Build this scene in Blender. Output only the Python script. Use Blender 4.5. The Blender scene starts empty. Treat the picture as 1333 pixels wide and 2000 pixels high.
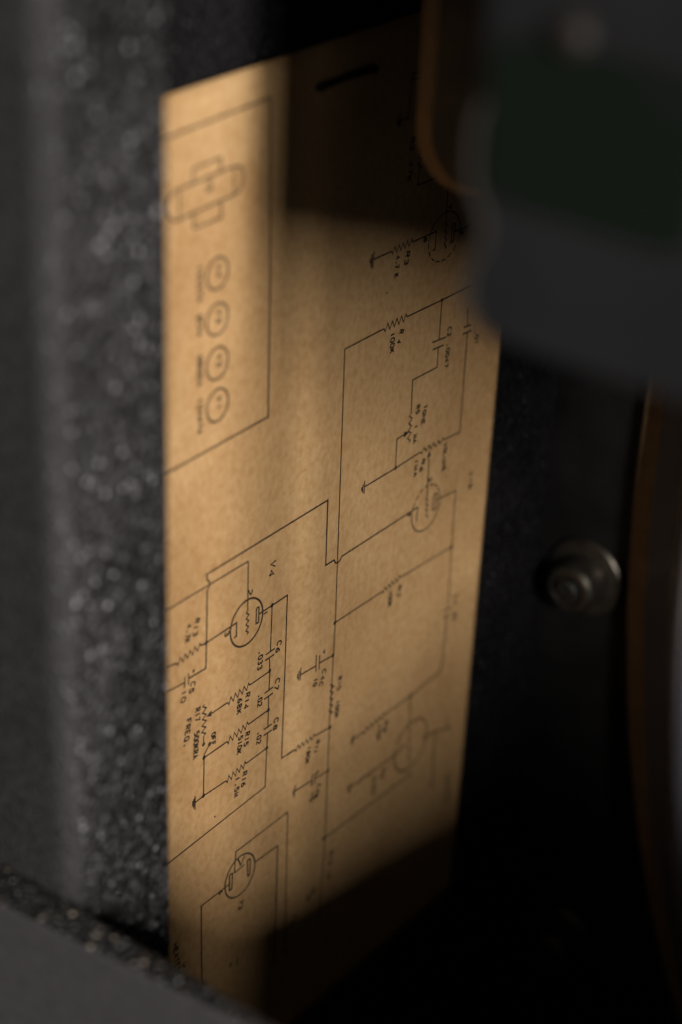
import bpy, bmesh, math, random
from mathutils import Matrix, Vector

# ------------------------------------------------------------------ camera, world, light
ZO = 0.560                      # height of the lens above the bench; all heights below are measured from the lens
scene = bpy.context.scene
COL = scene.collection

cam_data = bpy.data.cameras.new('camera')
cam_data.lens = 50.0
cam_data.sensor_fit = 'VERTICAL'
cam_data.sensor_height = 25.0
cam_data.sensor_width = 25.0
cam_data.clip_start = 0.01
cam_data.clip_end = 50.0
cam_data.dof.use_dof = True
cam_data.dof.focus_distance = 0.494
cam_data.dof.aperture_fstop = 4.2
cam_data.dof.aperture_blades = 0
cam = bpy.data.objects.new('camera', cam_data)
COL.objects.link(cam)
RIGHT = Vector((0.792360, 0.608871, 0.037979))
DOWN = Vector((0.322399, -0.365078, -0.873371))
FWD = Vector((-0.517905, 0.704268, -0.485573))
rot = Matrix((RIGHT, -DOWN, -FWD)).transposed().to_4x4()
cam.matrix_world = Matrix.Translation((0.26, 0.0, ZO)) @ rot
scene.camera = cam

world = bpy.data.worlds.new('World')
scene.world = world
world.use_nodes = True
bg = world.node_tree.nodes['Background']
bg.inputs['Color'].default_value = (0.95, 0.96, 1.0, 1)
bg.inputs['Strength'].default_value = 0.065

# two window lights from behind and to the right of the open cabinet back
def window_light(name, aim, slope, dist, width, height, energy, color):
    d = bpy.data.lights.new(name, 'AREA')
    d.shape = 'RECTANGLE'
    d.size, d.size_y = width, height
    d.energy, d.color = energy, color
    o = bpy.data.objects.new(name, d)
    COL.objects.link(o)
    aim = Vector((aim[0], aim[1], ZO + aim[2]))
    o.location = aim + Vector(slope) * dist
    o.rotation_euler = (aim - o.location).to_track_quat('-Z', 'Y').to_euler()
window_light('rear_window_light', (0.0, 0.335, -0.24), (1.0, -0.795, 0.515), 2.5, 0.125, 0.90, 118.0, (1.0, 0.97, 0.93))
window_light('side_window_light', (0.0, 0.298, -0.27), (1.0, -0.159, 0.020), 1.2, 0.034, 0.32, 9.8, (1.0, 0.96, 0.90))

scene.view_settings.view_transform = 'Standard'
scene.view_settings.look = 'None'
scene.view_settings.exposure = 0.0
scene.view_settings.gamma = 1.0
scene.view_settings.use_curve_mapping = False
scene.cycles.max_bounces = 8
scene.cycles.sample_clamp_indirect = 4.0

# ------------------------------------------------------------------ helpers
def link(name, mesh, mat=None, parent=None):
    o = bpy.data.objects.new(name, mesh)
    COL.objects.link(o)
    if mat is not None:
        for m in (mat if isinstance(mat, (list, tuple)) else [mat]):
            mesh.materials.append(m)
    if parent is not None:
        o.parent = parent
        o.matrix_parent_inverse = Matrix.Translation(-parent.location)
    return o

def thing(name, loc, label, cat, group=None):
    o = bpy.data.objects.new(name, None)
    o.empty_display_size = 0.01
    COL.objects.link(o)
    o.location = loc
    tag(o, label, cat, group)
    return o

def tag(o, label, cat, group=None):
    o['label'] = label
    o['category'] = cat
    if group:
        o['group'] = group

def from_bm(name, bm, mat, parent=None, smooth=False):
    me = bpy.data.meshes.new(name)
    bm.normal_update()
    bm.to_mesh(me)
    bm.free()
    if smooth:
        for p in me.polygons:
            p.use_smooth = True
    return link(name, me, mat, parent)

def box_bm(x0, x1, y0, y1, z0, z1, bevel=0.0, seg=3):
    bm = bmesh.new()
    bmesh.ops.create_cube(bm, size=1.0)
    for v in bm.verts:
        v.co = Vector((x0 + (v.co.x + .5) * (x1 - x0), y0 + (v.co.y + .5) * (y1 - y0), ZO + z0 + (v.co.z + .5) * (z1 - z0)))
    if bevel:
        bmesh.ops.bevel(bm, geom=list(bm.edges), offset=bevel, segments=seg, profile=0.5, affect='EDGES', clamp_overlap=True)
    return bm

def box(name, x0, x1, y0, y1, z0, z1, mat, parent, bevel=0.0, seg=3):
    o = from_bm(name, box_bm(x0, x1, y0, y1, z0, z1, bevel, seg), mat, parent, smooth=bevel > 0)
    return o

def plate_bm(outline, y0, y1, bevel=0.0):
    """extrude an (x, z) outline between two depths"""
    bm = bmesh.new()
    a = [bm.verts.new((x, y0, ZO + z)) for x, z in outline]
    f = bm.faces.new(a)
    r = bmesh.ops.extrude_face_region(bm, geom=[f])
    for v in r['geom']:
        if isinstance(v, bmesh.types.BMVert):
            v.co.y = y1
    bmesh.ops.recalc_face_normals(bm, faces=bm.faces)
    if bevel:
        ed = [e for e in bm.edges if abs(e.verts[0].co.y - e.verts[1].co.y) < 1e-7]
        bmesh.ops.bevel(bm, geom=ed, offset=bevel, segments=2, profile=0.5, affect='EDGES')
    return bm

def round_rect(x0, x1, z0, z1, r, n=8, corners=(1, 1, 1, 1)):
    """outline, corners in order: lower left, lower right, upper right, upper left"""
    pts = []
    for k, (cx, cz, a0, on) in enumerate(((x0, z0, 180, corners[0]), (x1, z0, 270, corners[1]), (x1, z1, 0, corners[2]), (x0, z1, 90, corners[3]))):
        if not on:
            pts.append((cx, cz))
            continue
        ox = cx + (r if k in (0, 3) else -r)
        oz = cz + (r if k in (0, 1) else -r)
        for i in range(n + 1):
            t = math.radians(a0 + 90 * i / n)
            pts.append((ox + r * math.cos(t), oz + r * math.sin(t)))
    return pts

def ring_lathe(profile, cx, cz, a, b, n=128, closed=False):
    """sweep (inset, y) profile points round an ellipse of semi-axes a, b"""
    bm = bmesh.new()
    rows = []
    for i in range(n):
        t = 2 * math.pi * i / n
        rows.append([bm.verts.new((cx + max(a - s, .0005) * math.cos(t), y, ZO + cz + max(b - s, .0005) * math.sin(t))) for s, y in profile])
    m = len(profile)
    for i in range(n):
        p, q = rows[i], rows[(i + 1) % n]
        for j in range(m if closed else m - 1):
            k = (j + 1) % m
            bm.faces.new((p[j], q[j], q[k], p[k]))
    bmesh.ops.recalc_face_normals(bm, faces=bm.faces)
    return bm

def disc_stack(profile, cx, cz, n=40):
    """solid turned part: (radius, y) profile, closed on the axis"""
    bm = bmesh.new()
    rows = [[bm.verts.new((cx + r * math.cos(2 * math.pi * i / n), y, ZO + cz + r * math.sin(2 * math.pi * i / n))) for i in range(n)] for r, y in profile]
    for a, b in zip(rows, rows[1:]):
        for i in range(n):
            j = (i + 1) % n
            bm.faces.new((a[i], a[j], b[j], b[i]))
    bm.faces.new(rows[0])
    bm.faces.new(rows[-1])
    bmesh.ops.recalc_face_normals(bm, faces=bm.faces)
    return bm

def tube_bm(path, r, n=12):
    bm = bmesh.new()
    P = [Vector(p) for p in path]
    rows = []
    up = Vector((0.13, 0.9, 0.2)).normalized()
    for i, p in enumerate(P):
        t = (P[min(i + 1, len(P) - 1)] - P[max(i - 1, 0)]).normalized()
        u = (up - t * up.dot(t)).normalized()
        w = t.cross(u)
        rows.append([bm.verts.new(p + (u * math.cos(2 * math.pi * k / n) + w * math.sin(2 * math.pi * k / n)) * r) for k in range(n)])
    for a, b in zip(rows, rows[1:]):
        for k in range(n):
            j = (k + 1) % n
            bm.faces.new((a[k], a[j], b[j], b[k]))
    bm.faces.new(rows[0])
    bm.faces.new(rows[-1])
    bmesh.ops.recalc_face_normals(bm, faces=bm.faces)
    return bm

def smooth_path(pts, n=8):
    out = []
    P = [Vector(p) for p in pts]
    for i in range(len(P) - 1):
        p0, p1, p2, p3 = P[max(i - 1, 0)], P[i], P[i + 1], P[min(i + 2, len(P) - 1)]
        for k in range(n):
            t = k / n
            out.append(0.5 * ((2 * p1) + (p2 - p0) * t + (2 * p0 - 5 * p1 + 4 * p2 - p3) * t * t + (3 * p1 - p0 - 3 * p2 + p3) * t ** 3))
    out.append(P[-1])
    return out

# ------------------------------------------------------------------ materials
def material(name):
    m = bpy.data.materials.new(name)
    m.use_nodes = True
    nt = m.node_tree
    b = nt.nodes['Principled BSDF']
    return m, nt, b

def node(nt, kind, **kw):
    n = nt.nodes.new(kind)
    for k, v in kw.items():
        if k in n.inputs:
            n.inputs[k].default_value = v
        else:
            setattr(n, k, v)
    return n

def ramp(nt, fac, stops):
    r = nt.nodes.new('ShaderNodeValToRGB')
    el = r.color_ramp.elements
    while len(el) < len(stops):
        el.new(0.5)
    for e, (p, c) in zip(el, stops):
        e.position = p
        e.color = (*c, 1) if len(c) == 3 else c
    nt.links.new(fac, r.inputs['Fac'])
    return r.outputs['Color']

def mix(nt, a, b, fac, mode='MIX'):
    n = nt.nodes.new('ShaderNodeMix')
    n.data_type = 'RGBA'
    n.blend_type = mode
    for sock, v in ((n.inputs['Factor'], fac), (n.inputs['A'], a), (n.inputs['B'], b)):
        if hasattr(v, 'links'):
            nt.links.new(v, sock)
        elif isinstance(v, (int, float)):
            sock.default_value = v
        else:
            sock.default_value = (*v, 1)
    return n.outputs['Result']

def coords(nt, scale=(1, 1, 1)):
    tc = nt.nodes.new('ShaderNodeTexCoord')
    mp = nt.nodes.new('ShaderNodeMapping')
    mp.inputs['Scale'].default_value = scale
    nt.links.new(tc.outputs['Object'], mp.inputs['Vector'])
    return mp.outputs['Vector']

def noise(nt, vec, scale, detail=3.0, rough=0.55, out='Fac'):
    n = node(nt, 'ShaderNodeTexNoise', Scale=scale, Detail=detail, Roughness=rough)
    nt.links.new(vec, n.inputs['Vector'])
    return n.outputs[out]

def bump(nt, height, strength, distance, normal=None):
    n = node(nt, 'ShaderNodeBump', Strength=strength, Distance=distance)
    nt.links.new(height, n.inputs['Height'])
    if normal is not None:
        nt.links.new(normal, n.inputs['Normal'])
    return n.outputs['Normal']

def make_tolex(name, dark, light, rough, cell, strength, spec=0.5, gloss=0.3, glint=None):
    m, nt, b = material(name)
    v = coords(nt)
    warp = noise(nt, v, cell * 0.6, 2, 0.5, 'Color')
    add = node(nt, 'ShaderNodeVectorMath', operation='MULTIPLY_ADD')
    add.inputs[1].default_value = (0.0012, 0.0012, 0.0012)
    nt.links.new(warp, add.inputs[0])
    nt.links.new(v, add.inputs[2])
    vo = node(nt, 'ShaderNodeTexVoronoi', Scale=cell)
    vo.feature = 'SMOOTH_F1'
    vo.inputs['Smoothness'].default_value = 0.35
    nt.links.new(add.outputs[0], vo.inputs['Vector'])
    inv = node(nt, 'ShaderNodeMath', operation='SUBTRACT')
    inv.inputs[0].default_value = 1.0
    nt.links.new(vo.outputs['Distance'], inv.inputs[1])
    fine = noise(nt, v, cell * 4, 3, 0.6)
    nm = bump(nt, inv.outputs[0], strength, 0.0046)
    nm = bump(nt, fine, 0.25, 0.0001, nm)
    nt.links.new(nm, b.inputs['Normal'])
    c = ramp(nt, noise(nt, v, 55, 4), [(0.3, dark), (0.7, light)])
    sep = node(nt, 'ShaderNodeSeparateColor')
    nt.links.new(vo.outputs['Color'], sep.inputs['Color'])
    rr = ramp(nt, sep.outputs['Red'], [(gloss, (rough - .08,) * 3), (gloss + .06, (rough + .28,) * 3)])
    nt.links.new(rr, b.inputs['Roughness'])
    if glint:                                  # glints put into the colour: pale tips on some of the grain
        frac, size, col = glint
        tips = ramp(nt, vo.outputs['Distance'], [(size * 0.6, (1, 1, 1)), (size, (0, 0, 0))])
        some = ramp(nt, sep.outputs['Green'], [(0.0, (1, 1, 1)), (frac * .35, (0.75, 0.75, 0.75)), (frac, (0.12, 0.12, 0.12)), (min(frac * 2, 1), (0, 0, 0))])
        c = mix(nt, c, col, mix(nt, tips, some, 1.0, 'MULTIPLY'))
    nt.links.new(c, b.inputs['Base Color'])
    b.inputs['Specular IOR Level'].default_value = spec
    return m

def make_plain(name, dark, light, rough, metallic=0.0, scale=60.0, spec=0.5, bump_scale=None, bump_strength=0.2, bump_dist=0.0003):
    m, nt, b = material(name)
    v = coords(nt)
    c = ramp(nt, noise(nt, v, scale, 5), [(0.3, dark), (0.72, light)])
    nt.links.new(c, b.inputs['Base Color'])
    rr = ramp(nt, noise(nt, v, scale * 2.3, 4), [(0.25, (max(rough - .08, 0.03),) * 3), (0.75, (rough + .1,) * 3)])
    nt.links.new(rr, b.inputs['Roughness'])
    b.inputs['Metallic'].default_value = metallic
    b.inputs['Specular IOR Level'].default_value = spec
    if bump_scale:
        nt.links.new(bump(nt, noise(nt, v, bump_scale, 4), bump_strength, bump_dist), b.inputs['Normal'])
    return m

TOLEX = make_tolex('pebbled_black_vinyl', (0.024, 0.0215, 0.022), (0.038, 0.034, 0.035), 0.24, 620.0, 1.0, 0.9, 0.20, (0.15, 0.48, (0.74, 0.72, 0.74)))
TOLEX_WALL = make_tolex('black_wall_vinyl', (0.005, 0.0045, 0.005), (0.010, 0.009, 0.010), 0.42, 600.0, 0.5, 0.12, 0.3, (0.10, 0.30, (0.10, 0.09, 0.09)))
TOLEX_EDGE = make_tolex('pebbled_vinyl_panel_edge', (0.012, 0.0105, 0.010), (0.020, 0.0175, 0.016), 0.40, 640.0, 0.8, 0.4, 0.2, (0.16, 0.48, (0.62, 0.49, 0.36)))
TOLEX_REAR = make_tolex('pebbled_black_vinyl_rear', (0.020, 0.018, 0.0185), (0.027, 0.0245, 0.025), 0.55, 900.0, 0.35)
GREY_VINYL = make_plain('grey_panel_vinyl', (0.040, 0.0365, 0.0375), (0.052, 0.0475, 0.049), 0.6, scale=320, bump_scale=900, bump_strength=0.4)
BLACK_WOOD = make_plain('black_painted_wood', (0.0035, 0.003, 0.003), (0.008, 0.007, 0.007), 0.6, spec=0.25, bump_scale=240)
CHASSIS = make_plain('grey_sheet_metal', (0.0098, 0.0094, 0.0100), (0.0140, 0.0134, 0.0142), 0.65, metallic=0.0, scale=35, spec=0.3)
def make_green():
    m, nt, b = material('worn_green_enamel')
    v = coords(nt)
    c = ramp(nt, noise(nt, v, 28, 3), [(0.34, (0.0032, 0.0078, 0.0030)), (0.52, (0.0042, 0.0072, 0.0040)), (0.70, (0.008, 0.0085, 0.008))])
    nt.links.new(c, b.inputs['Base Color'])
    b.inputs['Roughness'].default_value = 0.55
    b.inputs['Specular IOR Level'].default_value = 0.25
    return m
GREEN = make_green()
FIBRE = make_plain('brown_fibreboard', (0.13, 0.075, 0.03), (0.22, 0.128, 0.052), 0.7, scale=160, bump_scale=700)
BLACK_METAL = make_plain('black_metal', (0.004, 0.004, 0.0045), (0.009, 0.009, 0.010), 0.5, spec=0.3)
GASKET = make_plain('brown_cardboard', (0.125, 0.080, 0.042), (0.20, 0.13, 0.066), 0.8, scale=200, bump_scale=600)
FRAME_PAINT = make_plain('blue_black_frame_paint', (0.075, 0.075, 0.092), (0.11, 0.11, 0.13), 0.32, scale=30, spec=0.5)
CONE = make_plain('black_paper_cone', (0.010, 0.010, 0.010), (0.018, 0.017, 0.016), 0.8, scale=120, bump_scale=500)
MAGNET = make_plain('dark_magnet_steel', (0.02, 0.02, 0.022), (0.04, 0.04, 0.042), 0.45, metallic=0.4)
ZINC = make_plain('dull_zinc', (0.080, 0.070, 0.056), (0.135, 0.120, 0.098), 0.40, metallic=0.9, scale=220, bump_scale=900, bump_strength=0.1)
BRASS = make_plain('aged_brass', (0.011, 0.0068, 0.0048), (0.016, 0.0102, 0.007), 0.55, metallic=0.2, scale=300)
DARK_STEEL = make_plain('blackened_steel', (0.010, 0.009, 0.008), (0.02, 0.018, 0.016), 0.5, metallic=0.3, scale=300)
CLOTH_WIRE = make_plain('tan_cloth_wire', (0.010, 0.0070, 0.0044), (0.019, 0.0130, 0.0075), 0.85, scale=600, bump_scale=1500)

def make_paper():
    m, nt, b = material('aged_manila_paper')
    v = coords(nt)
    vf = coords(nt, (1, 1.0, 0.8))
    big = noise(nt, v, 26, 5, 0.6)
    mid = noise(nt, vf, 640, 4, 0.6)
    fib = noise(nt, vf, 1500, 3, 0.7)
    base = ramp(nt, mid, [(0.28, (0.415, 0.242, 0.100)), (0.5, (0.49, 0.305, 0.140)), (0.75, (0.55, 0.362, 0.182))])
    tone = ramp(nt, big, [(0.3, (0.84, 0.80, 0.76)), (0.7, (1.06, 1.05, 1.05))])
    c = mix(nt, base, tone, 1.0, 'MULTIPLY')
    stain = ramp(nt, noise(nt, v, 9.0, 6, 0.65), [(0.36, (0.80, 0.72, 0.64)), (0.52, (1, 1, 1))])
    c = mix(nt, c, stain, 0.55, 'MULTIPLY')
    fleck = ramp(nt, fib, [(0.60, (1, 1, 1)), (0.74, (0.80, 0.66, 0.50))])
    c = mix(nt, c, fleck, 0.75, 'MULTIPLY')
    nt.links.new(c, b.inputs['Base Color'])
    b.inputs['Roughness'].default_value = 0.52
    b.inputs['Specular IOR Level'].default_value = 0.35
    nm = bump(nt, mid, 0.25, 0.00025)
    nm = bump(nt, fib, 0.25, 0.00008, nm)
    nt.links.new(nm, b.inputs['Normal'])
    return m
PAPER = make_paper()

def make_ink():
    m, nt, b = material('black_printing_ink')
    v = coords(nt)
    c = ramp(nt, noise(nt, v, 900, 3), [(0.3, (0.010, 0.008, 0.007)), (0.75, (0.035, 0.026, 0.018))])
    nt.links.new(c, b.inputs['Base Color'])
    b.inputs['Roughness'].default_value = 0.6
    b.inputs['Specular IOR Level'].default_value = 0.25
    return m
INK = make_ink()

# ------------------------------------------------------------------ cabinet
X_BATTEN, Y_BACK, Y_BATTEN, Y_BAFFLE = 0.030, 0.2286, 0.2578, 0.4531
Z_TOP, Z_FLOOR = 0.035, -0.520
cabinet = thing('amplifier_cabinet', (0.23, 0.34, ZO + Z_FLOOR - 0.015),
                'open-backed amplifier cabinet covered in pebbled black vinyl, filling the picture', 'cabinet')
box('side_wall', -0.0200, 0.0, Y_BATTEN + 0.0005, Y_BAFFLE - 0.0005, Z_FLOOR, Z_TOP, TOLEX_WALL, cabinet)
def batten_mesh():
    """plan outline: generous radius at the rear edge, tight one where it meets the wall"""
    r1, r2, n = 0.0060, 0.0020, 6
    pl = [(-0.045, Y_BATTEN), (-0.045, Y_BACK)]
    for i in range(n + 1):
        a = math.radians(-90 + 90 * i / n)
        pl.append((X_BATTEN - r1 + r1 * math.cos(a), Y_BACK + r1 + r1 * math.sin(a)))
    for i in range(n + 1):
        a = math.radians(90 * i / n)
        pl.append((X_BATTEN - r2 + r2 * math.cos(a), Y_BATTEN - r2 + r2 * math.sin(a)))
    bm = bmesh.new()
    zs = [Z_FLOOR, Z_TOP]
    lo = [bm.verts.new((x, y, ZO + zs[0])) for x, y in pl]
    hi = [bm.verts.new((x, y, ZO + zs[1])) for x, y in pl]
    for i in range(len(pl)):
        j = (i + 1) % len(pl)
        bm.faces.new((lo[i], lo[j], hi[j], hi[i]))
    bm.faces.new(lo)
    bm.faces.new(hi)
    bmesh.ops.recalc_face_normals(bm, faces=bm.faces)
    return bm
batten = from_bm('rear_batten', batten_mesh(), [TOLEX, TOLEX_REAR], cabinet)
for p in batten.data.polygons:
    p.use_smooth = abs(p.normal.z) < 0.5 and 0.02 < abs(p.normal.x) < 0.999
    if p.normal.y < -0.6:
        p.material_index = 1
batten['label'] = 'pebbled vinyl corner batten in front of the paper'
for p in batten.data.polygons:
    if p.normal.y < -0.75:
        p.material_index = 1
box('baffle_board', -0.0200, 0.500, Y_BAFFLE, Y_BAFFLE + 0.018, Z_FLOOR, Z_TOP, BLACK_WOOD, cabinet)
box('floor_board', -0.0200, 0.500, Y_BACK, Y_BAFFLE + 0.018, Z_FLOOR - 0.015, Z_FLOOR - 0.0005, BLACK_WOOD, cabinet)
box('top_board', -0.0200, 0.500, Y_BACK, Y_BAFFLE + 0.018, Z_TOP + 0.0005, Z_TOP + 0.016, BLACK_WOOD, cabinet)
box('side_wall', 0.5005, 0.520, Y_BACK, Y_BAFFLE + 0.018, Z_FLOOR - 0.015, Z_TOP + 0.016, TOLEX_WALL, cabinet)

# lower back panel: top edge in pebbled vinyl, rear face in smoother grey; a touch thicker towards the corner
def lower_panel():
    bm = bmesh.new()
    zb = -0.2705
    prof_x = [-0.045 + 0.565 * i / 40 for i in range(41)]
    rows = []
    for x in prof_x:
        t = 0.0110 - 0.085 * max(min(x, 0.085), -0.045)          # thickness of the top edge
        yb, yf = Y_BACK - 0.0004, Y_BACK - 0.0004 - max(t, 0.004)
        r = 0.0012
        zt = zb + 0.62 * max(0.0, min(x - 0.116, 0.150, 0.44 - x))          # unseen rise of the top edge, added to shape the sheet's lower shadow
        pts = [(yb, Z_FLOOR), (yb, zt - r), (yb - r * .3, zt - r * .3), (yb - r, zt)]
        pts += [(yf + r, zt), (yf + r * .3, zt - r * .3), (yf, zt - r), (yf, Z_FLOOR)]
        rows.append([bm.verts.new((x, y, ZO + z)) for y, z in pts])
    for a, b in zip(rows, rows[1:]):
        for k in range(8):
            j = (k + 1) % 8
            f = bm.faces.new((a[k], a[j], b[j], b[k]))
            f.material_index = 1 if k in (5, 6) else 0
    bm.faces.new(rows[0])
    bm.faces.new(rows[-1])
    bmesh.ops.recalc_face_normals(bm, faces=bm.faces)
    return from_bm('lower_back_panel', bm, [TOLEX_EDGE, GREY_VINYL], cabinet)
lower_panel()['label'] = 'grey lower back panel with pebbled top edge'

# ------------------------------------------------------------------ the printed sheet on the side wall
PY0, PY1, PZ0, PZ1 = 0.2595, 0.4213, -0.4035, -0.1243

def paper_x(y, z):
    """height of the sheet above the wall: a vertical fold down the middle, gentle waves, a lifted far edge"""
    h = 0.0006
    h += 0.0016 * math.exp(-((y - 0.3135) / 0.0135) ** 2)                   # soft swell before the fold
    h += 0.0025 / (1 + math.exp(-(y - 0.3375) / 0.0025))                    # rising side of the fold
    h -= 0.0022 * (1 - math.exp(-max(y - 0.345, 0.0) / 0.018))                  # settles back on to the wall
    h += 0.0016 * max(0.0, (y - 0.398) / 0.0233) ** 2.0                     # lifted edge
    h += 0.00016 * math.sin(31 * y + 23 * z) + 0.00014 * math.sin(70 * z - 40 * y + 1)
    return h

def on_sheet(y, z):
    """sheet positions were measured as if flat on the wall; where the sheet lifts they move with it"""
    h = paper_x(y, z)
    k = 1 - h / 0.26
    return h, y * k, z * k

def edge_y(z):
    return PY1 - 0.0028 * max(0.0, (-0.22 - z) / 0.18)

diagram = thing('wiring_diagram_sheet', (0.0, PY0 + 0.08, ZO + PZ0),
                'tan paper sheet printed with a tube amplifier wiring diagram, stuck to the side wall', 'diagram')

def build_sheet():
    bm = bmesh.new()
    ny, nz = 110, 60
    front, back = [], []
    for j in range(nz + 1):
        z = PZ0 + (PZ1 - PZ0) * j / nz
        rf, rb = [], []
        for i in range(ny + 1):
            y = PY0 + (edge_y(z) - PY0) * i / ny
            x, y1, z1 = on_sheet(y, z)
            rf.append(bm.verts.new((x, y1, ZO + z1)))
            rb.append(bm.verts.new((x - 0.00025, y1, ZO + z1)))
        front.append(rf)
        back.append(rb)
    for j in range(nz):
        for i in range(ny):
            bm.faces.new((front[j][i], front[j][i + 1], front[j + 1][i + 1], front[j + 1][i]))
            bm.faces.new((back[j][i], back[j + 1][i], back[j + 1][i + 1], back[j][i + 1]))
    for j in range(nz):
        for i in (0, ny):
            bm.faces.new((front[j][i], front[j + 1][i], back[j + 1][i], back[j][i]))
    for i in range(ny):
        for j in (0, nz):
            bm.faces.new((front[j][i], back[j][i], back[j][i + 1], front[j][i + 1]))
    bmesh.ops.recalc_face_normals(bm, faces=bm.faces)
    return from_bm('sheet', bm, PAPER, diagram, smooth=True)
SHEET = build_sheet()

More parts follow.
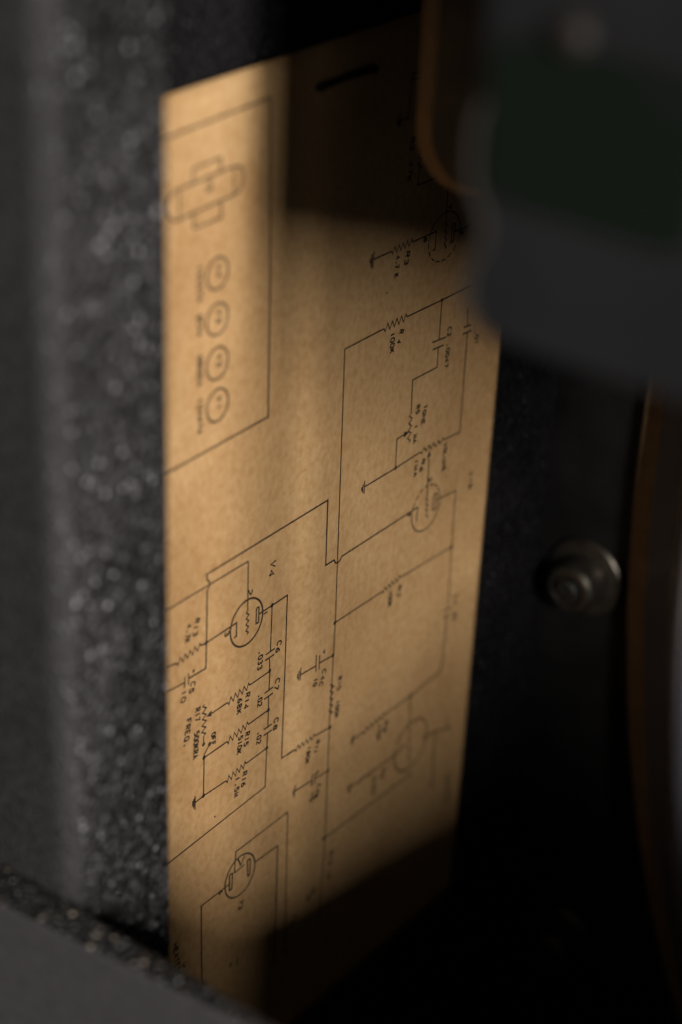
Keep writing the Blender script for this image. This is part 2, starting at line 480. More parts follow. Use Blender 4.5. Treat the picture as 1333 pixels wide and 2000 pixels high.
# printing: thin ink ribbons lying on the sheet; positions in millimetres (depth, height)
WIRES = [
    (0.6, [289.0, -132.9, 322.5, -132.0, 322.9, -144.4, 323.7, -174.9, 324.1, -206.8, 289.2, -207.6]),
    (0.55, [292.6, -144.5, 311.1, -144.1]),
    (0.55, [293.2, -151.0, 311.2, -150.3]),
    (0.55, [292.6, -144.5, 291.1, -145.2, 290.2, -146.6, 290.1, -148.1, 290.9, -149.7, 292.1, -150.7, 293.2, -151.0]),
    (0.55, [311.1, -144.1, 312.6, -144.4, 313.7, -145.4, 314.1, -147.0, 313.7, -148.7, 312.7, -149.9, 311.2, -150.3]),
    (0.4, [293.9, -144.8, 293.9, -150.8]),
    (0.4, [311.0, -144.2, 311.1, -150.0]),
    (0.5, [298.1, -144.3, 298.1, -141.3, 306.8, -141.1, 306.8, -143.8]),
    (0.5, [298.3, -150.9, 298.3, -154.2, 307.1, -154.2, 306.9, -150.8]),
    (0.38, [377.1, -138.5, 373.5, -138.2, 373.4, -139.5, 377.4, -139.8]),
    (0.38, [373.4, -139.5, 373.1, -148.4, 369.9, -148.3]),
    (0.4, [369.7, -146.4, 369.8, -149.7]),
    (0.4, [369.2, -147.5, 369.2, -149.8]),
    (0.4, [368.6, -148.0, 368.6, -149.1]),
    (0.38, [377.8, -142.1, 378.1, -147.9, 378.7, -153.3]),
    (0.38, [378.5, -162.1, 378.2, -166.0, 385.9, -166.3, 391.7, -166.5]),
    (0.38, [391.1, -168.1, 391.2, -170.5, 391.3, -178.7]),
    (0.42, [394.4, -180.4, 395.5, -180.4, 395.1, -185.0, 394.0, -185.0, 394.4, -180.4]),
    (0.38, [395.5, -182.6, 402.2, -182.9]),
    (0.5, [377.5, -180.1, 387.4, -180.2, 387.3, -184.9, 386.3, -184.9]),
    (0.5, [369.1, -180.0, 361.9, -179.9]),
    (0.5, [362.0, -177.9, 361.7, -182.1]),
    (0.45, [361.3, -178.4, 361.1, -181.6]),
    (0.4, [360.7, -179.3, 360.6, -180.5]),
    (0.38, [405.0, -199.7, 391.8, -199.6, 377.0, -199.3]),
    (0.38, [367.7, -199.4, 352.2, -199.5, 353.1, -275.4, 352.4, -307.2, 352.7, -344.2, 351.4, -373.5]),
    (0.38, [391.8, -199.6, 391.7, -210.1]),
    (0.42, [388.7, -210.1, 394.9, -210.6]),
    (0.42, [389.1, -212.2, 394.0, -212.5]),
    (0.38, [391.6, -212.3, 391.7, -217.9, 381.1, -217.7, 381.3, -227.1]),
    (0.38, [380.6, -232.1, 375.7, -232.1, 375.8, -240.4]),
    (0.38, [403.9, -205.4, 404.5, -210.6]),
    (0.42, [402.7, -210.6, 406.2, -210.9]),
    (0.42, [402.4, -212.4, 406.5, -212.6]),
    (0.38, [404.5, -212.6, 404.5, -241.0, 397.1, -240.5]),
    (0.42, [386.6, -240.0, 375.8, -240.4, 362.9, -240.5]),
    (0.42, [362.8, -238.8, 362.8, -242.5]),
    (0.4, [362.2, -239.5, 362.1, -241.9]),
    (0.4, [361.7, -240.1, 361.7, -241.2]),
    (0.38, [390.6, -241.5, 391.0, -254.9]),
    (0.42, [394.2, -255.4, 395.6, -255.6, 395.4, -260.4, 394.0, -260.1, 394.2, -255.4]),
    (0.38, [395.5, -257.8, 404.6, -258.5, 404.6, -275.8, 405.1, -295.4]),
    (0.45, [386.8, -260.5, 387.0, -256.3, 354.6, -256.8, 354.0, -257.6, 353.1, -258.0, 352.1, -257.6, 351.5, -256.5, 348.1, -256.5, 347.9, -238.1, 303.2, -238.9, 303.3, -239.0, 303.4, -240.5, 304.0, -241.1, 304.4, -241.9, 304.0, -242.6, 303.4, -243.1, 303.3, -257.2, 303.1, -264.3, 297.1, -264.1]),
    (0.38, [297.1, -262.7, 297.0, -265.8]),
    (0.38, [295.8, -263.0, 295.6, -266.0]),
    (0.38, [295.7, -264.5, 289.7, -264.0]),
    (0.38, [289.6, -242.1, 318.0, -242.0, 318.1, -255.6]),
    (0.42, [321.4, -256.4, 322.3, -256.5, 322.3, -260.8, 321.3, -260.7, 321.4, -256.4]),
    (0.42, [322.3, -258.5, 327.3, -258.4, 333.1, -258.2, 333.0, -282.3, 332.7, -306.3, 338.2, -306.7]),
    (0.45, [313.2, -260.8, 314.1, -260.7, 314.1, -257.0, 311.8, -257.1, 303.2, -257.3, 301.4, -257.2]),
    (0.38, [292.9, -257.8, 289.7, -257.3]),
    (0.38, [327.3, -258.4, 327.1, -271.5]),
    (0.42, [325.3, -271.5, 328.8, -271.4]),
    (0.42, [325.1, -273.1, 328.6, -273.0]),
    (0.38, [326.8, -273.0, 327.0, -277.0]),
    (0.38, [327.1, -277.1, 326.9, -282.6]),
    (0.42, [325.2, -282.7, 328.5, -282.5]),
    (0.42, [325.1, -284.4, 328.5, -284.3]),
    (0.38, [326.8, -284.4, 326.9, -288.5]),
    (0.38, [326.9, -288.5, 326.8, -293.5]),
    (0.42, [325.2, -293.5, 328.4, -293.5]),
    (0.42, [325.2, -295.3, 328.5, -295.3]),
    (0.38, [326.8, -295.3, 326.6, -299.8]),
    (0.38, [327.1, -277.1, 319.4, -277.3]),
    (0.38, [311.2, -278.1, 304.7, -278.2]),
    (0.38, [326.9, -288.5, 319.2, -288.7]),
    (0.38, [311.2, -289.5, 302.7, -289.6]),
    (0.38, [326.6, -299.8, 318.6, -300.1]),
    (0.38, [311.0, -301.1, 302.6, -300.8, 299.5, -301.1]),
    (0.38, [299.5, -299.1, 299.5, -303.2]),
    (0.38, [299.1, -299.7, 299.0, -302.5]),
    (0.38, [298.7, -300.1, 298.6, -301.7]),
    (0.38, [326.6, -299.8, 326.3, -311.6, 287.5, -313.7]),
    (0.38, [302.5, -283.2, 302.5, -285.6]),
    (0.38, [304.7, -286.7, 302.7, -288.8, 302.7, -289.6, 302.6, -300.8]),
    (0.4, [314.7, -332.0, 315.2, -325.5, 335.9, -325.1, 336.1, -338.8, 336.2, -351.6, 337.0, -373.9]),
    (0.42, [314.7, -332.0, 318.7, -331.7]),
    (0.42, [315.9, -327.9, 317.2, -331.0, 318.8, -328.8]),
    (0.45, [319.8, -331.0, 321.0, -331.3, 320.9, -336.4, 320.1, -336.3, 319.8, -331.0]),
    (0.45, [312.8, -331.5, 314.0, -331.6, 313.8, -336.5, 312.8, -336.4, 312.8, -331.5]),
    (0.45, [323.1, -333.5, 332.2, -333.8, 332.1, -336.3, 332.1, -350.9, 332.0, -367.3, 331.7, -374.4]),
    (0.42, [313.2, -334.4, 302.0, -334.5, 302.2, -346.7, 302.5, -366.0]),
    (0.4, [316.6, -360.9, 316.4, -363.5]),
    (0.4, [352.9, -275.5, 373.1, -275.5]),
    (0.4, [380.8, -274.8, 404.6, -275.8]),
    (0.5, [402.8, -295.5, 406.8, -296.0]),
    (0.5, [402.8, -297.6, 406.7, -298.0]),
    (0.45, [404.8, -297.9, 403.9, -315.5, 389.3, -316.5, 377.5, -316.5]),
    (0.45, [367.9, -317.1, 363.3, -317.1]),
    (0.6, [363.5, -315.6, 363.1, -318.7]),
    (0.5, [362.8, -316.1, 362.5, -318.0]),
    (0.45, [389.3, -316.5, 389.8, -326.5]),
    (0.45, [396.5, -334.3, 403.0, -335.7, 411.4, -338.8]),
    (0.5, [408.9, -333.7, 409.0, -338.1]),
    (0.45, [403.0, -335.7, 403.6, -356.0]),
    (0.45, [388.2, -332.4, 384.6, -333.1, 373.3, -333.1]),
    (0.5, [367.0, -332.8, 362.8, -332.8]),
    (0.65, [363.2, -331.2, 362.7, -334.5]),
    (0.5, [362.1, -331.6, 361.9, -333.2]),
    (0.4, [352.7, -285.2, 347.2, -284.7]),
    (0.4, [347.1, -282.4, 347.0, -286.6]),
    (0.4, [345.7, -281.7, 345.7, -286.7]),
    (0.4, [345.6, -284.9, 339.5, -284.4]),
    (0.4, [339.5, -282.3, 339.3, -286.0]),
    (0.38, [338.8, -282.8, 338.7, -285.7]),
    (0.38, [338.2, -283.6, 338.2, -285.0]),
    (0.4, [352.8, -307.5, 346.4, -306.8]),
    (0.4, [338.2, -306.6, 334.8, -306.3]),
    (0.4, [352.7, -321.3, 347.4, -320.8]),
    (0.45, [347.3, -319.0, 347.0, -322.3]),
    (0.45, [346.0, -318.7, 345.7, -322.3]),
    (0.45, [345.8, -320.6, 338.6, -320.0]),
    (0.6, [338.8, -318.3, 338.4, -321.8]),
    (0.5, [338.0, -319.2, 337.9, -321.0]),
    (0.45, [352.3, -343.4, 393.0, -344.6]),
    (0.5, [367.9, -190.1, 368.3, -190.5]),
    (0.5, [306.7, -309.4, 307.1, -309.8]),
]
ZIGZAGS = [
    (5, 0.9, [378.6, -153.3, 378.5, -162.1]),
    (4, 0.6, [391.3, -178.7, 391.7, -186.0]),
    (5, 1.1, [377.5, -180.1, 369.1, -180.0]),
    (5, 1.2, [377.0, -199.3, 367.7, -199.4]),
    (4, 0.9, [381.3, -227.1, 381.0, -235.3]),
    (5, 0.9, [397.1, -240.5, 386.6, -240.0]),
    (4, 0.6, [391.0, -254.9, 391.5, -261.5]),
    (4, 0.6, [318.1, -255.6, 318.0, -262.2]),
    (5, 1.1, [301.4, -257.2, 292.9, -257.8]),
    (5, 1.2, [319.4, -277.3, 311.2, -278.1]),
    (5, 1.2, [319.2, -288.7, 311.2, -289.5]),
    (5, 1.2, [318.6, -300.1, 311.0, -301.1]),
    (5, 0.9, [302.8, -274.2, 302.5, -283.2]),
    (5, 1.0, [373.1, -275.5, 380.8, -274.8]),
    (5, 1.0, [377.5, -316.5, 367.9, -317.1]),
    (4, 0.7, [389.8, -326.5, 390.7, -339.6]),
    (4, 0.9, [373.3, -333.1, 367.0, -332.8]),
    (5, 0.9, [352.9, -293.5, 352.8, -303.5]),
    (5, 1.0, [346.4, -306.8, 338.2, -306.6]),
]
LETTERING = [
    ('V5', 2.2, [303.3, -144.9, 303.0, -147.6]),
    ('V4', 2.0, [306.5, -164.5, 306.4, -167.5]),
    ('12AX7A', 2.1, [300.4, -163.0, 300.3, -171.1]),
    ('V3', 2.0, [306.7, -174.9, 306.5, -178.0]),
    ('6CA4', 2.1, [300.5, -174.1, 300.3, -178.9]),
    ('V2', 2.0, [306.8, -185.3, 306.7, -188.4]),
    ('6BQ5A', 2.1, [300.5, -183.6, 300.4, -190.8]),
    ('V1', 2.0, [307.0, -195.4, 306.8, -198.6]),
    ('12AX7A', 2.1, [300.6, -193.7, 300.5, -202.2]),
    ('R2', 2.1, [375.4, -153.7, 375.0, -156.8]),
    ('47K', 2.1, [375.1, -159.4, 374.6, -164.2]),
    ('7', 1.9, [392.5, -174.8, 392.5, -176.0]),
    ('6', 1.9, [398.8, -183.4, 398.6, -184.4]),
    ('8', 1.9, [382.9, -180.5, 382.9, -181.7]),
    ('R3', 2.3, [375.9, -182.1, 375.3, -185.3]),
    ('4.7 K', 2.3, [371.8, -182.0, 371.6, -187.3]),
    ('R 4', 2.3, [375.2, -202.2, 374.1, -205.5]),
    ('100K', 2.3, [371.4, -201.7, 371.4, -207.1]),
    ('.01', 2.1, [408.8, -213.4, 409.5, -217.4]),
    ('C2 .0047', 2.2, [396.2, -208.4, 395.8, -219.4]),
    ('TONE', 2.1, [387.5, -227.0, 386.8, -232.3]),
    ('R5  1 MA', 2.1, [384.3, -225.9, 383.6, -236.3]),
    ('VOLUME', 2.0, [398.0, -241.7, 398.0, -250.2]),
    ('R6', 2.0, [388.3, -242.8, 387.2, -246.1]),
    ('1MA', 2.0, [385.1, -241.5, 384.8, -246.5]),
    ('V1B', 2.2, [411.5, -255.5, 411.5, -260.9]),
    ('2', 1.9, [391.9, -249.6, 391.9, -250.8]),
    ('3', 1.8, [383.4, -256.3, 383.3, -257.4]),
    ('+', 1.8, [298.9, -262.4, 298.6, -263.5]),
    ('V4', 2.7, [327.5, -246.1, 326.6, -250.1]),
    ('1', 1.9, [324.9, -259.0, 324.9, -259.8]),
    ('2', 2.1, [319.1, -250.3, 318.8, -251.6]),
    ('3', 2.1, [310.6, -257.8, 310.5, -259.1]),
    ('R13', 2.2, [300.1, -249.3, 299.1, -253.5]),
    ('4.7K', 2.2, [297.3, -249.5, 296.5, -254.0]),
    ('C6', 2.3, [330.6, -270.1, 329.8, -273.1]),
    ('.033', 2.3, [323.4, -269.3, 323.1, -274.7]),
    ('C7', 2.3, [330.4, -281.0, 329.6, -284.0]),
    ('.02', 2.3, [323.6, -282.0, 323.4, -285.6]),
    ('C8', 2.3, [330.3, -292.7, 329.6, -296.0]),
    ('.02', 2.3, [323.6, -293.1, 323.3, -296.8]),
    ('R14', 2.3, [318.8, -279.3, 318.1, -283.5]),
    ('68K', 2.4, [315.8, -279.4, 315.4, -283.7]),
    ('R15', 2.3, [318.9, -290.9, 318.3, -294.7]),
    ('510K', 2.3, [316.3, -290.7, 315.7, -295.7]),
    ('R16', 2.3, [318.2, -302.4, 317.6, -306.6]),
    ('1.5M', 2.3, [315.4, -302.4, 314.9, -308.2]),
    ('OFF', 2.0, [306.1, -284.2, 306.0, -287.8]),
    ('R17  500KRA', 2.4, [300.4, -274.1, 299.5, -288.1]),
    ('FREQ.', 2.4, [297.1, -275.5, 296.2, -282.9]),
    ('C5', 2.3, [298.8, -265.9, 297.9, -268.6]),
    ('10', 2.3, [295.4, -266.6, 295.2, -269.8]),
    ('6', 2.0, [309.6, -334.3, 309.5, -335.4]),
    ('V3', 2.2, [318.1, -342.9, 317.2, -345.4]),
    ('HEATERS', 2.3, [292.3, -340.3, 293.5, -351.7]),
    ('V', 1.8, [295.7, -348.4, 295.5, -350.2]),
    ('+', 2.2, [313.9, -360.7, 313.4, -362.3]),
    ('R7', 2.1, [380.8, -277.4, 380.3, -280.5]),
    ('100K', 2.1, [376.7, -277.0, 376.9, -281.9]),
    ('C4', 2.1, [408.7, -293.0, 408.5, -296.0]),
    ('.02', 2.1, [408.7, -297.7, 408.6, -301.2]),
    ('R8', 2.1, [378.5, -319.2, 377.7, -322.6]),
    ('470K', 2.1, [375.4, -318.8, 375.0, -323.7]),
    ('R9', 2.1, [378.4, -335.1, 377.7, -338.1]),
    ('220', 2.3, [374.3, -335.4, 374.0, -341.2]),
    ('+', 1.9, [349.0, -281.6, 348.7, -282.9]),
    ('C4C', 2.1, [349.3, -287.8, 348.0, -292.3]),
    ('10', 2.1, [346.0, -288.8, 345.5, -291.0]),
    ('R10  100K', 2.1, [356.2, -293.5, 355.3, -305.9]),
    ('R11', 2.1, [347.8, -309.0, 346.7, -312.5]),
    ('180K', 2.1, [344.2, -308.9, 343.4, -314.0]),
    ('C4B', 2.2, [349.1, -323.7, 347.8, -327.5]),
    ('+', 1.9, [348.3, -318.6, 348.0, -320.1]),
    ('10', 2.1, [346.3, -324.8, 345.9, -327.4]),
    ('R12 1K', 2.2, [355.7, -350.1, 355.0, -359.2]),
    ('30', 2.4, [349.1, -358.4, 345.5, -360.4]),
    ('10', 2.4, [340.9, -362.2, 339.1, -365.3]),
    ('OUTPUT', 2.8, [411.7, -355.6, 412.1, -367.0]),
]
RINGS = [
    (0.6, [306.0, -166.4, 3.45, 3.58], [(0, 360)]),
    (0.6, [306.1, -176.9, 3.51, 3.63], [(0, 360)]),
    (0.6, [306.2, -187.3, 3.53, 3.76], [(0, 360)]),
    (0.6, [306.4, -197.4, 3.57, 3.88], [(0, 360)]),
    (0.42, [391.0, -182.6, 6.72, 6.25], [(-10, 175), 'd', (175, 350)]),
    (0.5, [390.8, -258.1, 6.34, 6.54], [(170, 355), 'd', (0, 165)]),
    (0.62, [317.8, -258.7, 5.97, 6.2], [(0, 360)]),
    (0.55, [317.0, -334.2, 5.9, 6.22], [(0, 360)]),
    (0.55, [391.1, -333.9, 7.8, 7.93], [(0, 360)]),
]
DOTS = [
    (0.55, [391.8, -199.6]),
    (0.55, [375.8, -240.4]),
    (0.7, [404.6, -275.8]),
    (0.6, [327.3, -258.4]),
    (0.6, [303.2, -257.3]),
    (0.6, [327.0, -277.0]),
    (0.6, [326.9, -288.5]),
    (0.6, [326.6, -299.8]),
    (0.6, [302.7, -289.6]),
    (0.6, [302.6, -300.8]),
    (0.55, [302.5, -285.6]),
    (0.6, [304.7, -286.7]),
    (0.6, [352.9, -275.5]),
    (0.7, [389.3, -316.5]),
    (0.6, [352.7, -285.2]),
    (0.6, [352.8, -307.5]),
    (0.6, [352.7, -321.3]),
    (0.75, [352.3, -343.4]),
]
ARROWS = [[375.7, -232.1, 380.8, -232.1], [390.6, -244.7, 390.7, -241.0], [305.5, -278.1, 303.3, -278.1]]
FONT = {
 '0': [[(1,0),(3,0),(4,1.5),(4,4.5),(3,6),(1,6),(0,4.5),(0,1.5),(1,0)]], '1': [[(2,0),(2,6)]],
 '2': [[(0,4.8),(1,6),(3,6),(4,4.8),(3.6,3.4),(0,0),(4,0)]], '3': [[(0,5.3),(1.2,6),(3,6),(3.9,4.8),(3,3.3),(1.6,3.2)],[(3,3.3),(4,1.8),(3.2,.2),(1.2,0),(0,.8)]],
 '4': [[(3,0),(3,6),(0,2),(4,2)]], '5': [[(3.8,6),(.5,6),(.3,3.4),(2.4,3.8),(4,2.6),(3.8,.9),(2.2,0),(0,.5)]],
 '6': [[(3.4,6),(1.2,4.6),(.1,2.2),(.6,.5),(2,0),(3.6,.6),(4,2),(3,3.2),(1.4,3.1),(.2,2)]], '7': [[(0,6),(4,6),(1.4,0)]],
 '8': [[(2,3.2),(.5,4),(.4,5.2),(2,6),(3.6,5.2),(3.5,4),(2,3.2),(.2,2.2),(.2,.8),(2,0),(3.8,.8),(3.8,2.2),(2,3.2)]], '9': [[(3.9,4),(2.6,2.8),(.9,2.9),(0,4),(.4,5.4),(2,6),(3.6,5.4),(3.9,3.8),(2.8,1.4),(.8,0)]],
 'A': [[(0,0),(2,6),(4,0)],[(.8,2.2),(3.2,2.2)]], 'B': [[(0,0),(0,6),(2.8,6),(3.6,4.8),(2.8,3.3),(0,3.2)],[(2.8,3.3),(4,1.8),(3,0),(0,0)]],
 'C': [[(4,5),(2.8,6),(1.2,6),(0,4.4),(0,1.6),(1.2,0),(2.8,0),(4,1)]], 'E': [[(4,6),(0,6),(0,0),(4,0)],[(0,3.1),(3,3.1)]], 'F': [[(4,6),(0,6),(0,0)],[(0,3.1),(3,3.1)]],
 'H': [[(0,0),(0,6)],[(4,0),(4,6)],[(0,3),(4,3)]], 'K': [[(0,0),(0,6)],[(4,6),(0,2.4)],[(1.2,3.5),(4,0)]], 'L': [[(0,6),(0,0),(3.8,0)]],
 'M': [[(0,0),(.3,6),(2,.8),(3.7,6),(4,0)]], 'N': [[(0,0),(0,6),(4,0),(4,6)]], 'O': [[(1,0),(3,0),(4,1.5),(4,4.5),(3,6),(1,6),(0,4.5),(0,1.5),(1,0)]],
 'P': [[(0,0),(0,6),(3,6),(4,4.6),(3,3.1),(0,3)]], 'Q': [[(1,0),(3,0),(4,1.5),(4,4.5),(3,6),(1,6),(0,4.5),(0,1.5),(1,0)],[(2.4,1.6),(4.2,-.6)]],
 'R': [[(0,0),(0,6),(3,6),(4,4.6),(3,3.1),(0,3)],[(1.8,3),(4,0)]], 'S': [[(3.8,5.2),(2.6,6),(1,6),(.1,4.8),(1,3.4),(3,2.8),(4,1.4),(3,0),(1,0),(0,.9)]],
 'T': [[(0,6),(4,6)],[(2,6),(2,0)]], 'U': [[(0,6),(0,1.4),(1.2,0),(2.8,0),(4,1.4),(4,6)]], 'V': [[(0,6),(2,0),(4,6)]], 'X': [[(0,0),(4,6)],[(0,6),(4,0)]],
 '.': [[(1.8,.2),(2.3,.5)]], '+': [[(2,1),(2,5)],[(0,3),(4,3)]],
}
LIFT = 0.00007
rng = random.Random(7)

class Ribbon:
    def __init__(self):
        self.v, self.f = [], []
    def put(self, y, z):                       # millimetres on the sheet
        x, yy, zz = on_sheet(y / 1000, z / 1000)
        self.v.append((x + LIFT, yy, ZO + zz))
        return len(self.v) - 1
    def disc(self, y, z, r, n=10):
        c = [self.put(y + r * math.cos(2 * math.pi * k / n), z + r * math.sin(2 * math.pi * k / n)) for k in range(n)]
        self.f.append(c)
    def line(self, pts, w):
        """one mitred strip along the polyline"""
        P = []
        for (a, b) in zip(pts, pts[1:]):
            L = math.hypot(b[0] - a[0], b[1] - a[1])
            n = max(1, int(L / 1.5))
            P += [(a[0] + (b[0] - a[0]) * k / n, a[1] + (b[1] - a[1]) * k / n) for k in range(n)]
        P.append(pts[-1])
        Q = [P[0]]
        for p in P[1:]:
            if math.hypot(p[0] - Q[-1][0], p[1] - Q[-1][1]) > 1e-4:
                Q.append(p)
        P = Q
        if len(P) < 2:
            return
        prev = None
        for i, p in enumerate(P):
            a, b = P[max(i - 1, 0)], P[min(i + 1, len(P) - 1)]
            d1 = Vector((p[0] - a[0], p[1] - a[1])) if i > 0 else Vector((b[0] - p[0], b[1] - p[1]))
            d2 = Vector((b[0] - p[0], b[1] - p[1])) if i < len(P) - 1 else d1
            d1.normalize(); d2.normalize()
            t = d1 + d2
            if t.length < 0.25:
                t = d1.copy()
            t.normalize()
            m = 1 / max(0.55, abs(t.dot(d1)))
            hw = 0.5 * w * m * (1 + 0.10 * (rng.random() - .5))
            nrm = Vector((-t.y, t.x))
            cur = (self.put(p[0] + nrm.x * hw, p[1] + nrm.y * hw), self.put(p[0] - nrm.x * hw, p[1] - nrm.y * hw))
            if prev:
                self.f.append((prev[0], prev[1], cur[1], cur[0]))
            prev = cur
    def build(self, name):
        me = bpy.data.meshes.new(name)
        me.from_pydata(self.v, [], self.f)
        me.update()
        return link(name, me, INK, SHEET)

def pairs(c):
    return [(c[i], c[i + 1]) for i in range(0, len(c), 2)]

WG = 1.04      # pen weight
circuit = Ribbon()
for w, c in WIRES:
    circuit.line(pairs(c), (w if w < 0.5 else w * 0.8) * WG)
for n, amp, c in ZIGZAGS:
    (y0, z0), (y1, z1) = pairs(c)
    dy, dz = y1 - y0, z1 - z0
    L = math.hypot(dy, dz)
    ty, tz = dy / L, dz / L
    pts = [(y0, z0)]
    m = 2 * n
    for k in range(m):
        s = (k + 0.5) / m * L
        a = (amp * .78 if k % 2 else -amp * .78) * (1 + 0.15 * (rng.random() - .5))
        pts.append((y0 + ty * s - tz * a, z0 + tz * s + ty * a))
    pts.append((y1, z1))
    sym = Ribbon()
    sym.line(pts, 0.36 * WG)
    sym.build('resistor_symbol')
for w, (cy, cz, ry, rz), arcs in RINGS:
    dashed = False
    sym = Ribbon()
    for a in arcs:
        if a == 'd':
            dashed = True
            continue
        a0, a1 = a
        if dashed:
            n = 8
            for k in range(n):
                s0 = a0 + (a1 - a0) * (k + 0.12) / n
                s1 = a0 + (a1 - a0) * (k + 0.80) / n
                sym.line([(cy + ry * math.cos(math.radians(s0 + (s1 - s0) * q / 4)), cz + rz * math.sin(math.radians(s0 + (s1 - s0) * q / 4))) for q in range(5)], w * 0.82 * WG)
        else:
            n = 56
            sym.line([(cy + ry * math.cos(math.radians(a0 + (a1 - a0) * q / n)), cz + rz * math.sin(math.radians(a0 + (a1 - a0) * q / n))) for q in range(n + 1)], w * 0.82 * WG)
    sym.build('tube_symbol')
for r, c in DOTS:
    circuit.disc(c[0], c[1], r)
for c in ARROWS:
    (y0, z0), (y1, z1) = pairs(c)
    d = Vector((y1 - y0, z1 - z0)).normalized()
    nrm = Vector((-d.y, d.x))
    tip = Vector((y1, z1))
    b = tip - d * 2.0
    circuit.f.append((circuit.put(*tip), circuit.put(*(b + nrm * 0.85)), circuit.put(*(b - nrm * 0.85))))
circuit.build('printed_circuit_lines')

for s, h, c in LETTERING:
    letters = Ribbon()
    (y0, z0), (y1, z1) = pairs(c)
    d = Vector((y1 - y0, z1 - z0))
    L = d.length
    d.normalize()
    up = Vector((-d.y, d.x))                  # tops of the letters point to the far edge of the sheet
    n = len(s)
    adv = L / (n - 0.28)
    cw = adv * 0.64 / 4
    u = 0.68 * h / 6
    for i, ch in enumerate(s):
        jit = 0.10 * (rng.random() - .5)
        if ch == '.':
            p = Vector((y0, z0)) + d * (i * adv + 2 * cw) + up * (-2.4 * u)
            letters.disc(p.x, p.y, 0.30, 8)
            continue
        for st in FONT.get(ch, []):
            pts = []
            for gx, gy in st:
                p = Vector((y0, z0)) + d * (i * adv + gx * cw * (1 if ch != '1' else 1)) + up * ((gy - 3) * u + jit)
                pts.append((p.x, p.y))
            letters.line(pts, 0.40 * WG)
    letters.build('lettering')

# ------------------------------------------------------------------ staples in the sheet
def staple(name, y0, z0, y1, z1, r, mat, label):
    (h0, y0, z0), (h1, y1, z1) = on_sheet(y0, z0), on_sheet(y1, z1)
    h = [h0 + r * 0.8, h1 + r * 0.8]
    d = Vector((h[1] - h[0], y1 - y0, z1 - z0))
    a, b = Vector((h[0], y0, ZO + z0)), Vector((h[1], y1, ZO + z1))
    k = d.normalized()
    sag = Vector((0, -k.z, k.y)) * 0.0006
    pts = [a + Vector((-0.003, 0, 0)), a + k * 0.0004, a + k * 0.0015 + sag * .5, (a + b) / 2 + sag, b - k * 0.0015 + sag * .5, b - k * 0.0004, b + Vector((-0.003, 0, 0))]
    bm = tube_bm(smooth_path(pts, 5), r, 10)
    o = from_bm(name, bm, mat, None, smooth=True)
    tag(o, label, 'staple')
staple('staple', 0.3385, -0.1335, 0.3585, -0.1338, 0.0009, DARK_STEEL, 'long black staple holding the shadowed top of the tan sheet')

# ------------------------------------------------------------------ chassis hanging in the top of the opening
chassis = thing('amplifier_chassis', (0.19, 0.25, ZO - 0.119),
                'blurred grey sheet-metal chassis with a dark green panel, upper right corner', 'chassis')
cx0, cz0 = 0.1135, -0.1190
def chassis_shell():
    o = round_rect(cx0, 0.270, cz0, 0.030, 0.006, 8, (1, 1, 0, 0))  # unseen right end cut short so the side light gets past
    return from_bm('rear_plate', plate_bm(o, Y_BACK - 0.0018, Y_BACK, 0.0005), CHASSIS, chassis)
chassis_shell()
box('side_flange', cx0 + 0.0003, cx0 + 0.0020, Y_BACK + 0.0002, 0.262, cz0 + 0.007, 0.030, CHASSIS, chassis)
box('bottom_flange', cx0 + 0.007, 0.264, Y_BACK + 0.0002, 0.262, cz0 + 0.0003, cz0 + 0.0020, CHASSIS, chassis)
from_bm('green_panel', plate_bm(round_rect(0.1152, 0.1480, -0.0985, -0.0750, 0.004), Y_BACK - 0.0026, Y_BACK - 0.0019), GREEN, chassis)['label'] = 'dark green enamel panel'
for sx, sz, r, m in ((0.1277, -0.0728, 0.0028, BRASS),):
    sc = from_bm('screw', disc_stack([(r * .4, Y_BACK - 0.0052), (r * .8, Y_BACK - 0.0046), (r, Y_BACK - 0.0035), (r, Y_BACK - 0.00265)], sx, sz, 24), m, chassis, smooth=False)

wp = [(0.1150, -0.0840), (0.1144, -0.0850), (0.1142, -0.0880), (0.1142, -0.0945), (0.1150, -0.0975), (0.1168, -0.1010), (0.1166, -0.1050), (0.1152, -0.1080), (0.1146, -0.1118), (0.1152, -0.1140), (0.1168, -0.1155)]  # added wire path, stands in for the rough edge of the plate
wire = from_bm('wire', tube_bm(smooth_path([(x, Y_BACK - 0.0036 + (0.006 if i == 0 else 0.002 if i == 1 else 0), ZO + z) for i, (x, z) in enumerate(wp)], 6), 0.00055, 10), CLOTH_WIRE, None, smooth=True)
tag(wire, 'tan wire standing in for the rough left edge of the grey chassis', 'wire')

# ------------------------------------------------------------------ board behind the chassis, black plate on brown fibreboard
board = thing('support_board', (0.15, 0.338, ZO - 0.147),
              'black-faced board with a brown raw edge hanging behind the chassis', 'board')
YB = 0.3370
from_bm('fibreboard', plate_bm(round_rect(0.0272, 0.300, -0.1470, 0.030, 0.0115, 10, (1, 1, 0, 0)), YB, YB + 0.004), FIBRE, board)
from_bm('black_plate', plate_bm(round_rect(0.0322, 0.296, -0.1448, 0.028, 0.0100, 10, (1, 1, 0, 0)), YB - 0.0016, YB - 0.0001), BLACK_METAL, board)

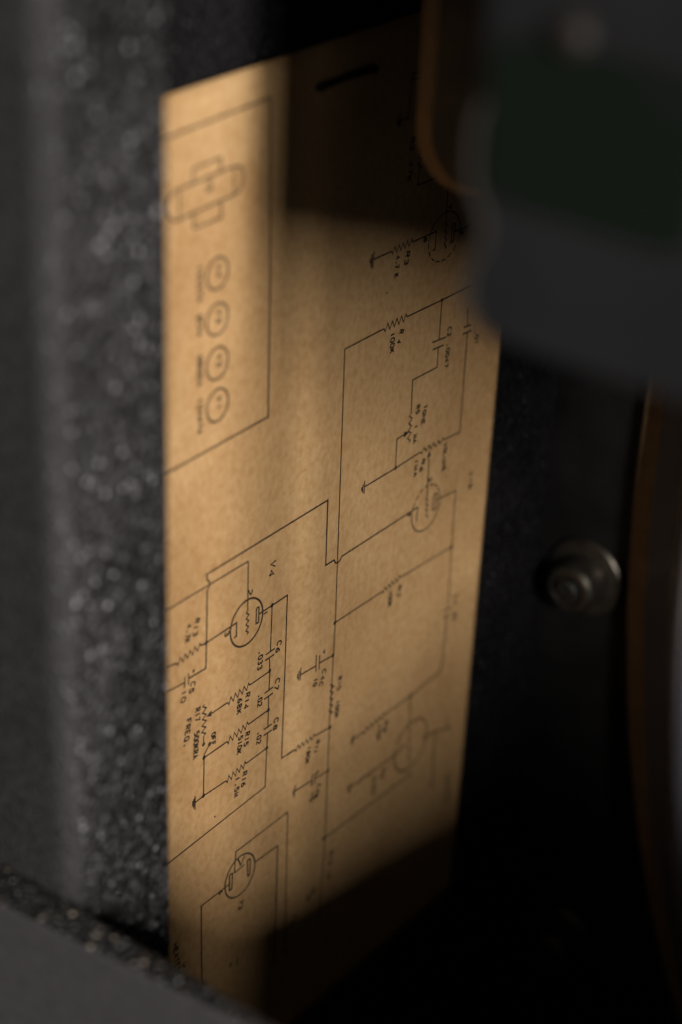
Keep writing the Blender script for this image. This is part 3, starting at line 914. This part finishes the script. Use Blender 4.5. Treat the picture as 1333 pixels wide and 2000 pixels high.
# ------------------------------------------------------------------ bolts through the baffle
def bolt(cx, cz, label):
    t = thing('mounting_bolt', (cx, Y_BAFFLE, ZO + cz), label, 'bolt', 'bolts through the baffle board')
    y = Y_BAFFLE - 0.0001
    from_bm('washer', disc_stack([(0.0122, y), (0.0122, y - 0.0012), (0.0116, y - 0.0019), (0.0070, y - 0.0024), (0.0040, y - 0.0024)], cx, cz, 48), ZINC, t, smooth=False)
    from_bm('cap_nut', disc_stack([(0.0074, y - 0.0025), (0.0078, y - 0.0032), (0.0074, y - 0.0095), (0.0066, y - 0.0108), (0.0052, y - 0.0110), (0.0046, y - 0.0096)], cx, cz, 40), ZINC, t)
    from_bm('bolt_end', disc_stack([(0.0036, y - 0.0097), (0.0036, y - 0.0116), (0.0028, y - 0.0122)], cx, cz, 24), DARK_STEEL, t)
    return t
bolt(0.0160, -0.3005, 'zinc bolt with broad washer, level with the middle of the speaker edge')
bolt(0.0220, -0.4330, 'dim bolt with broad washer low in the dark corner')

# ------------------------------------------------------------------ speaker on the baffle
SX, SZ, SA, SB = 0.1397, -0.2500, 0.1100, 0.2500
speaker = thing('oval_speaker', (SX, Y_BAFFLE, ZO + SZ), 'oval loudspeaker with blue-black frame and brown gasket edge, right edge', 'speaker')
y = Y_BAFFLE
from_bm('gasket', ring_lathe([(0.0, y - 0.0002), (0.0, y - 0.0042), (0.0008, y - 0.0050), (0.018, y - 0.0050), (0.018, y - 0.0002)], SX, SZ, SA, SB, closed=True), GASKET, speaker)
from_bm('frame', ring_lathe([(0.0066, y - 0.0051), (0.0066, y - 0.0062), (0.0074, y - 0.0070), (0.0140, y - 0.0074), (0.0165, y - 0.0110), (0.0230, y - 0.0230), (0.0330, y - 0.0330), (0.0345, y - 0.0320), (0.0245, y - 0.0215), (0.0180, y - 0.0090), (0.0140, y - 0.0051)], SX, SZ, SA, SB, closed=True), FRAME_PAINT, speaker, smooth=True)
from_bm('cone', ring_lathe([(0.0182, y - 0.0080), (0.030, y - 0.0130), (0.068, y - 0.0300), (0.0760, y - 0.0320)], SX, SZ, SA, SB), CONE, speaker, smooth=True)
for s in (-1, 1):
    for q in (-1, 1):
        p0 = Vector((SX + 0.012 + q * 0.016, y - 0.030, ZO + SZ + s * 0.190)); p1 = Vector((SX + 0.012 + q * 0.010, y - 0.042, ZO + SZ + s * 0.024))
        from_bm('basket_arm', tube_bm([p0, p0.lerp(p1, .5) + Vector((0, -.003, 0)), p1], 0.005, 10), FRAME_PAINT, speaker, smooth=True)
from_bm('magnet', disc_stack([(0.026, y - 0.034), (0.028, y - 0.036), (0.028, y - 0.054), (0.026, y - 0.056), (0.018, y - 0.056), (0.017, y - 0.060)], SX + 0.012, SZ, 48), MAGNET, speaker)

# ------------------------------------------------------------------ bench the cabinet stands on
bench = from_bm('bench_top', box_bm(-0.6, 1.2, -0.15, 1.0, Z_FLOOR - 0.055, Z_FLOOR - 0.0152, 0.002, 2), BLACK_WOOD)
bench['kind'] = 'structure'
